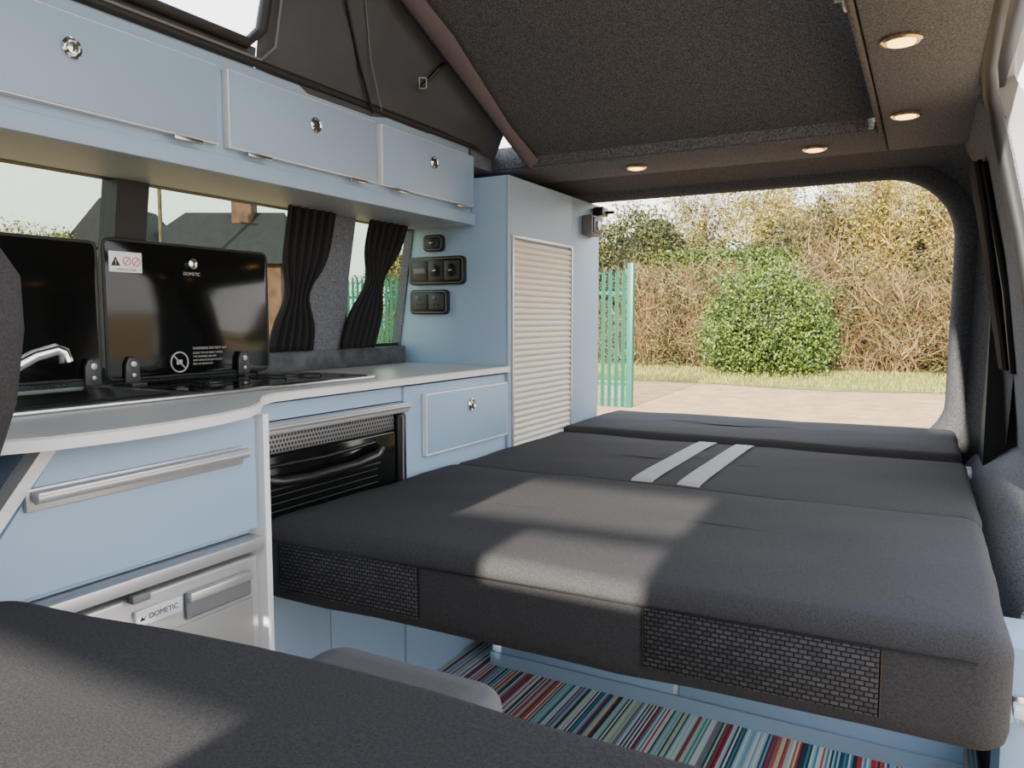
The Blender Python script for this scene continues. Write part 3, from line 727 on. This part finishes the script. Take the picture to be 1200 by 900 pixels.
# ---------------------------------------------------------------- open sliding door outside
sd = thing('sliding_door', (.33, 2.3, .0), 'white van sliding door slid open outside', 'vehicle door')
def xo(z): return .19+ (1.40-z)*.14 if z > .6 else .302
vs = []; fs = []
pz = [1.42, 1.3, 1.15, 1.0, .9, .7, .4, -.1]
for z in pz: vs += [(xo(z), 1.93, z), (xo(z)+.06, 1.93, z), (xo(z)+.06, 2.9, z), (xo(z), 2.9, z)]
for i in range(len(pz)-1):
    for j in range(4): fs.append((i*4+j, i*4+(j+1) % 4, (i+1)*4+(j+1) % 4, (i+1)*4+j))
fs.append((0, 1, 2, 3)); fs.append(tuple(range(len(vs)-4, len(vs))))
mk('door_shell', vs, fs, 'van', sd, smooth=True, fixn=True)
mk('door_window', [(xo(z)+.064, y, z) for z, y in [(1.32, 2.0), (1.32, 2.8), (.95, 2.8), (.95, 2.0)]], [(0, 1, 2, 3)], 'bglass', sd)

# ---------------------------------------------------------------- outside
G = -.52
mk('ground', [(-60, -40, G), (40, -40, G), (40, 80, G), (-60, 80, G)], [(0, 1, 2, 3)], 'gravel', kind='structure')
vs = []; fs = []
nx_, ny_ = 60, 8
for j in range(ny_+1):
    for i in range(nx_+1):
        x = -30+45*i/nx_; y = 16.8+.4*math.sin(x*.9)*(j == 0)+(8)*j/ny_
        vs.append((x, y, G+.01+.08*min(1, j/3)))
for j in range(ny_):
    for i in range(nx_):
        a = j*(nx_+1)+i; fs.append((a, a+1, a+nx_+2, a+nx_+1))
mk('ground', vs, fs, 'grass', kind='structure')

def leaf_mesh(name, pts, size, mt, par=None, up=False, asp=.55, **k):
    pts = np.asarray(pts); n = len(pts)
    d1 = np.random.normal(size=(n, 3)); d1 /= np.linalg.norm(d1, axis=1)[:, None]
    if up: d1 = np.random.normal(size=(n, 3))*.25; d1[:, 2] = 1
    d2 = np.random.normal(size=(n, 3)); d2 = np.cross(d1, d2); d2 /= np.linalg.norm(d2, axis=1)[:, None]
    s = (size*np.random.uniform(.6, 1.3, n))[:, None]
    a = pts-d1*s*.5; b = pts+d2*s*asp*.5; c = pts+d1*s*.5; d = pts-d2*s*asp*.5
    v = np.stack([a, b, c, d], 1).reshape(-1, 3)
    f = [(4*i, 4*i+1, 4*i+2, 4*i+3) for i in range(n)]
    return mk(name, v, f, mt, par, **k)
def ribbons(name, P0, P1, w, mt, par=None, **k):
    P0 = np.asarray(P0); P1 = np.asarray(P1); n = len(P0)
    mid = (P0+P1)/2+np.random.normal(size=(n, 3))*.08*np.linalg.norm(P1-P0, axis=1)[:, None]
    d = P1-P0; s = np.cross(d, np.random.normal(size=(n, 3))); s /= np.linalg.norm(s, axis=1)[:, None]+1e-9
    ww = (w*np.random.uniform(.5, 1.3, n))[:, None]
    v = np.stack([P0-s*ww, P0+s*ww, mid+s*ww*.8, P1+s*ww*.25, P1-s*ww*.25, mid-s*ww*.8], 1).reshape(-1, 3)
    f = []
    for i in range(n):
        q = 6*i; f += [(q, q+1, q+2, q+5), (q+5, q+2, q+3, q+4)]
    return mk(name, v, f, mt, par, **k)
def ell_pts(c, r, n, shell=.75, am=.10):
    d = np.random.normal(size=(n, 3)); d /= np.linalg.norm(d, axis=1)[:, None]
    u = np.random.uniform(shell, 1.0, n)[:, None]
    lump = (1+am*np.sin(d[:, 0]*7+c[0])*np.sin(d[:, 2]*6)+am*.7*np.sin(d[:, 1]*11+d[:, 2]*9)+am*.5*np.sin(d[:, 0]*17+d[:, 2]*13))[:, None]
    return np.array(c)+d*u*lump*np.array(r)
def blob(name, c, r, mt, par):
    bm = bmesh.new(); bmesh.ops.create_icosphere(bm, subdivisions=3, radius=1)
    for v in bm.verts:
        f = 1+.08*math.sin(v.co.x*7)*math.sin(v.co.z*6)
        v.co = Vector((c[0]+v.co.x*r[0]*f, c[1]+v.co.y*r[1]*f, c[2]+v.co.z*r[2]*f))
    return from_bm(bm, name, mt, par, True, sharp=None)
bush = thing('evergreen_bush', (-3.4, 19.1, G), 'rounded bright green evergreen bush beside the gravel', 'bush')
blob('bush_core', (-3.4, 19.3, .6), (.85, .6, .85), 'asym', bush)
pts = np.concatenate([ell_pts((-3.4, 19.1, .95), (1.45, 1.2, 1.40), 17000, .6, .15), ell_pts((-2.7, 19.2, .4), (1.0, .9, .95), 5000, .6, .15), ell_pts((-4.2, 19.2, .35), (.95, .9, .9), 5000, .6, .15)]); pts = pts[pts[:, 2] > G+.05]
leaf_mesh('foliage', pts, .085, 'leafg', bush)
tube('trunk', [(-3.4, 19.1, G), (-3.4, 19.1, .6)], .07, 'bark', bush)
hd = thing('hedge', (-5, 23.3, G), 'tall overgrown dark green hedge along the roadside', 'hedge'); hd['kind'] = 'stuff'
def htop(x):
    return 3.3+.25*math.sin(x*1.3)+.2*math.sin(x*3.1)+(1.1 if x > -2.8 else 0)+(.9*math.exp(-((x+7.6)/1.3)**2))
X0H = -18.5
vs = []; fs = []; N = 80
for i in range(N+1):
    x = X0H+(12-X0H)*i/N
    for f in (0, .35, .7, 1): vs.append((x, 23.4+.25*math.sin(x*2.1+f*5)+.5*f, G+(htop(x)-.35-G)*f))
for i in range(N):
    for j in range(3): a = i*4+j; fs.append((a, a+4, a+5, a+1))
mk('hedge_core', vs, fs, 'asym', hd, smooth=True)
n = 34000
x = np.random.uniform(X0H, 9, n); f = np.random.uniform(0, 1, n)**.8
ht = np.array([htop(q) for q in x])
z = G+(ht-G)*f; y = 23.1+.3*np.sin(x*2.1+f*5)+np.random.normal(0, .2, n)
leaf_mesh('foliage', np.stack([x, y, z], 1), .12, 'leafd', hd)
n = 26000
x = np.random.uniform(-8.5, 5, n); f = np.random.uniform(0, 1, n)**1.5
lump = np.sin(x*2.3)*.35+np.sin(x*5.1+1)*.25+np.sin(x*.9)*.4
z = 2.7+f*(2.3+lump+.5*(x > -2.8)); y = 24.6+np.random.normal(0, .5, n)
keep = np.sin(x*3.7+z*2.2)+np.sin(x*6.1-z*4.0) > -.9+f*.9
leaf_mesh('foliage', np.stack([x, y, z], 1)[keep], .10, 'leafy', hd)
n = 9000
x = np.random.uniform(-7.9, -3.0, n); y = np.random.uniform(22.3, 23.2, n); z = np.random.uniform(2.0, 2.95, n)
leaf_mesh('clipped_hedge', np.stack([x, y, z], 1), .10, 'leafg', None, label='clipped green hedge top behind the brambles', cat='hedge', kind='stuff')
n = 24000
x = np.random.uniform(-18, 6, n); y = np.random.uniform(20.5, 22.2, n); h = np.random.uniform(0, 1, n)
tb = 1.6+.6*np.sin(x*1.7)+.4*np.sin(x*4.1)+1.0*(x > -2.3)
z = G+h*(tb-G)
P0 = np.stack([x, y, z], 1); P1 = P0+np.stack([np.random.normal(0, .32, n), np.random.normal(0, .2, n), np.random.uniform(-.1, .75, n)], 1)
ribbons('bramble_thicket', P0, P1, .006, 'twig', label='tangled brown leafless bramble thicket in front of hedge', cat='undergrowth', kind='stuff')
n = 40000
x = np.random.uniform(-18, 6, n); y = np.random.uniform(20.2, 22.2, n); z = G+np.random.uniform(0, 1, n)**1.2*3.0
keep = (np.sin(x*1.9)+np.sin(z*3.1+x*.7)+np.sin(x*4.3-z*2)) > -.2
leaf_mesh('ground_foliage', np.stack([x, y, z], 1)[keep], .085, 'leafd', label='mixed olive green leaves growing through the thicket', cat='undergrowth', kind='stuff')
def shrub(c, hgt, wid, mt2, nl, label, name='bare_shrub', cat='shrub'):
    t = thing(name, (c[0], c[1], G), label, cat)
    P0 = []; P1 = []
    for k in range(46):
        a = random.uniform(0, 6.28); lean = random.uniform(.05, 1)*wid; p = Vector((c[0]+random.uniform(-.3, .3), c[1]+random.uniform(-.3, .3), G))
        top = Vector((c[0]+lean*math.cos(a), c[1]+lean*math.sin(a)*.6, G+hgt*random.uniform(.75, 1)))
        last = p
        for s in range(1, 7):
            f = s/6; q = p.lerp(top, f)+Vector((random.gauss(0, .06), random.gauss(0, .06), 0)); q.z = p.z+(top.z-p.z)*(f**.8)
            P0.append(last); P1.append(q)
            for _ in range(7 if s > 1 else 0):
                r_ = last.lerp(q, random.random()); e_ = r_+Vector((random.gauss(0, .28), random.gauss(0, .2), random.uniform(.05, .6)))
                P0.append(r_); P1.append(e_)
            last = q
    P0 = np.array([tuple(v) for v in P0]); P1 = np.array([tuple(v) for v in P1])
    ribbons('branches', P0, P1, .0075, 'twig', t)
    if nl:
        i_ = np.random.randint(0, len(P1), nl); f = np.random.uniform(.3, 1.1, nl)[:, None]
        pts = P0[i_]*(1-f)+P1[i_]*f+np.random.normal(0, .08, (nl, 3)); pts = pts[pts[:, 2] > .4]
        leaf_mesh('leaves', pts, .085, mt2, t)
    return t
L1 = 'leafless brown shrub with dense upright twigs'; L2 = 'tall shrub with yellowing sparse leaves'
shrub((-1.1, 21.8), 5.4, 1.4, 'leafy', 9000, L2, 'yellow_shrub'); shrub((.8, 22.0), 5.7, 1.4, 'leafy', 9000, L2, 'yellow_shrub'); shrub((-2.6, 22.6), 5.2, 1.2, 'leafd', 6000, L1)
shrub((2.6, 22), 5.5, 1.4, 'leafy', 5000, L2, 'yellow_shrub'); shrub((-5.4, 21.8), 3.0, 1.3, 'leafd', 2000, L1); shrub((-7.2, 21.6), 2.9, 1.2, 'leafd', 2000, L1)
shrub((-4.4, 25.0), 6.0, 1.6, 'leafy', 8000, L2, 'yellow_shrub'); shrub((-6.4, 25.2), 6.0, 1.5, 'leafd', 7000, L1)
shrub((-.6, 20.8), 2.4, 1.2, 'leafd', 1800, L1); shrub((.7, 20.9), 2.2, 1.0, 'leafd', 1800, L1)
shrub((-12, 22), 3.6, 1.6, 'leafd', 2500, L1); shrub((-15.5, 22), 3.8, 1.6, 'leafy', 2500, L1)
ev = thing('ivy_shrub', (-8.3, 22.8, G), 'dense dark green ivy-covered shrub', 'shrub')
blob('shrub_core', (-8.3, 23.0, 2.4), (1.1, .6, 1.1), 'asym', ev)
leaf_mesh('foliage', ell_pts((-8.3, 22.9, 2.8), (1.6, 1.0, 1.7), 12000, .6, .15), .10, 'leafd', ev)
tube('trunk', [(-8.3, 23, G), (-8.3, 23, 2)], .12, 'bark', ev)
dup(ev, (-3.4, .6, -.3))
def tree(c, h, seed, label='tall leafless tree with fine branches', leaf=None, nl=0):
    rnd = random.Random(seed); t = thing('bare_tree' if not leaf else 'leafy_tree', (c[0], c[1], G), label, 'tree')
    P0 = []; P1 = []
    def rec(p, d, L_, lv):
        q = p+d*L_; P0.append((tuple(p), lv)); P1.append(tuple(q))
        if lv == 5: return
        for k in range(3 if lv < 4 else 4):
            nd = (d+Vector((rnd.gauss(0, .5), rnd.gauss(0, .5), rnd.gauss(.1, .3)))).normalized()
            rec(p.lerp(q, rnd.uniform(.55, 1)), nd, L_*rnd.uniform(.6, .82), lv+1)
    rec(Vector((c[0], c[1], G)), Vector((0, 0, 1)), h*.33, 0)
    vs = []; fs = []
    for (p, lv), q in zip(P0, P1):
        p = Vector(p); q = Vector(q); r0 = .10*(.5**lv)*h/6+.003; r1 = r0*.6; d = (q-p).normalized()
        a = d.cross(Vector((.3, .2, 1)) if abs(d.z) < .9 else Vector((1, 0, 0))).normalized(); b_ = d.cross(a); bs = len(vs)
        for pp, r_ in ((p, r0), (q, r1)):
            for k in range(3):
                an = 2.0944*k; vs.append(tuple(pp+(a*math.cos(an)+b_*math.sin(an))*r_))
        for k in range(3): fs.append((bs+k, bs+(k+1) % 3, bs+3+(k+1) % 3, bs+3+k))
    mk('branches', vs, fs, 'bark', t)
    if leaf:
        pts = np.array(P1); i_ = np.random.randint(len(pts)//3, len(pts), nl)
        leaf_mesh('leaves', pts[i_]+np.random.normal(0, .2, (nl, 3)), .12, leaf, t)
for i, (x, y, h) in enumerate([(-7.6, 27.5, 7.2), (-2.6, 28, 8), (-15.0, 23.5, 6)]): tree((x, y), h, 11+i)
LT = 'leafy tree with thin yellow-green foliage behind hedge'
tree((-5.0, 28), 8, 31, LT, 'leafy', 6000); tree((.6, 27.5), 8.4, 33, LT, 'leafy', 9000)
tree((-28.0, 14.6), 5.6, 51, 'broad leafy tree beyond the window', 'leafd', 9000); tree((-25.2, 13.6), 5.2, 52, 'slender leafy tree beyond the window', 'leafy', 4000)
n = 14000
x = np.random.uniform(-12, 5, n); y = 16.7+np.random.uniform(0, 1, n)**1.1*4.0
z = G+.03+.08*np.minimum(1, (y-16.8)/3).clip(0)
leaf_mesh('grass_verge', np.stack([x, y, z+.03], 1), .12, 'grassb', up=True, asp=.10, label='rough green and straw-coloured grass verge', cat='grass', kind='stuff')

pf = thing('palisade_fence', (-7, 11.8, G), 'green painted steel palisade fence by the gravel', 'fence')
def pale(x):
    h = 2.28; w = .034
    P = [(-w, 0), (-w*.5, .02), (0, .0), (w*.5, .02), (w, 0)]
    vs = []; fs = []
    lv = [(G, 1), (G+h-.12, 1), (G+h-.10, .9), (G+h, .12)]
    for z, s in lv:
        for a, b_ in P: vs.append((x+a*s, 11.8-b_, z))
    for i in range(3):
        for j in range(4): fs.append((i*5+j, i*5+j+1, i*5+j+6, i*5+j+5))
    o = mk('pale', vs, fs, 'green', pf); md = o.modifiers.new('t', 'SOLIDIFY'); md.thickness = .004; return o
p0 = pale(-4.36)
for i in range(1, 60):
    q = p0.copy(); q.location = Vector(p0.location)+Vector((-.118*i, .0, 0)); C.objects.link(q)
for z in (G+.35, G+1.85): box('rail', -11.6, -4.3, 11.81, 11.85, z, z+.05, 'green', pf)
box('post', -4.30, -4.20, 11.78, 11.88, G, G+2.35, 'green', pf, r=.005)
for xx in (-7.0, -9.6): box('post', xx, xx+.08, 11.86, 11.94, G, G+2.2, 'green', pf, r=.005)

ho = thing('house', (-23, 18, G), 'brick house with dark tiled gable roof and chimneys', 'house')
ang = math.atan2(2.2, 4); Rm = Matrix.Rotation(ang, 4, 'Z')
def H(p): q = Rm @ Vector(p); return (q.x-23.3, q.y+19.2, q.z+G)
def hbox(nm, x0, x1, y0, y1, z0, z1, mt):
    vs = [H((x, y, z)) for x in (x0, x1) for y in (y0, y1) for z in (z0, z1)]
    mk(nm, vs, [(0, 1, 3, 2), (4, 6, 7, 5), (0, 4, 5, 1), (2, 3, 7, 6), (0, 2, 6, 4), (1, 5, 7, 3)], mt, ho, fixn=True)
hbox('house_wall', -2.0, 3.4, -2, 2, 0, 3.4, 'brick')
vs = [H(p) for p in [(-2.2, -2.3, 3.3), (3.6, -2.3, 3.3), (3.6, 2.3, 3.3), (-2.2, 2.3, 3.3), (-.6, 0, 5.3), (3.0, 0, 5.3)]]
mk('house_roof', vs, [(0, 1, 5, 4), (1, 2, 5), (2, 3, 4, 5), (3, 0, 4), (0, 3, 2, 1)], 'slate', ho, fixn=True)
hbox('chimney', 1.25, 1.95, -.5, .2, 4.4, 6.1, 'brick'); hbox('chimney_pot', 1.33, 1.53, -.2, 0, 6.1, 6.35, 'brick'); hbox('chimney_pot', 1.67, 1.87, -.2, 0, 6.1, 6.35, 'brick')
hbox('house_wing', -3.4, -1.0, -2.6, 1, 0, 3.9, 'brick')
vs = [H(p) for p in [(-3.6, -2.8, 3.8), (-.8, -2.8, 3.8), (-.8, 1.2, 3.8), (-3.6, 1.2, 3.8), (-2.2, -2.8, 5.4), (-2.2, 1.2, 5.4)]]
mk('house_roof', vs, [(0, 1, 4), (1, 2, 5, 4), (2, 3, 5), (3, 0, 4, 5), (0, 3, 2, 1)], 'slate', ho, fixn=True)
pl = thing('utility_pole', (-21.2, 15.9, G), 'slim wooden utility pole', 'pole')
tube('pole', [(-21.2, 15.9, G), (-21.2, 15.9, 6.0)], .06, 'bark', pl); box('crossarm', -21.5, -20.9, 15.86, 15.94, 5.6, 5.7, 'bark', pl)

# ---------------------------------------------------------------- world, sun
w = bpy.data.worlds.new('World'); bpy.context.scene.world = w; w.use_nodes = True
nt = w.node_tree; bg = nt.nodes['Background']
tc = nt.nodes.new('ShaderNodeTexCoord'); sp = nt.nodes.new('ShaderNodeSeparateXYZ'); rp = nt.nodes.new('ShaderNodeValToRGB')
e = rp.color_ramp.elements; e[0].position = 0; e[0].color = (1, .96, .90, 1); e[1].position = .8; e[1].color = (.72, .82, 1.0, 1)
x = e.new(.25); x.color = (.98, .975, .98, 1)
nt.links.new(tc.outputs['Generated'], sp.inputs[0]); nt.links.new(sp.outputs['Z'], rp.inputs[0]); nt.links.new(rp.outputs[0], bg.inputs[0])
bg.inputs[1].default_value = 4.7
sun = bpy.data.lights.new('sun', 'SUN'); sun.energy = 22; sun.angle = rad(1.0); sun.color = (1, .90, .76)
so = bpy.data.objects.new('sun', sun); d = Vector((-.05, 1, -.36)); so.rotation_euler = d.to_track_quat('-Z', 'Y').to_euler(); so.location = (0, -5, 5); link(so)

# ---------------------------------------------------------------- camera
th, ph = rad(28.6), rad(4.9)
F = Vector((-math.sin(th)*math.cos(ph), math.cos(th)*math.cos(ph), -math.sin(ph)))
R = Vector((math.cos(th), math.sin(th), 0)); U = R.cross(F)
cam = bpy.data.cameras.new('camera'); cam.sensor_width = 36; cam.lens = 890/1200*36; cam.clip_start = .02; cam.clip_end = 300
co = bpy.data.objects.new('camera', cam)
mt_ = Matrix((R, U, -F)).transposed().to_4x4(); mt_.translation = (0, 0, .93)
co.matrix_world = mt_; link(co); bpy.context.scene.camera = co
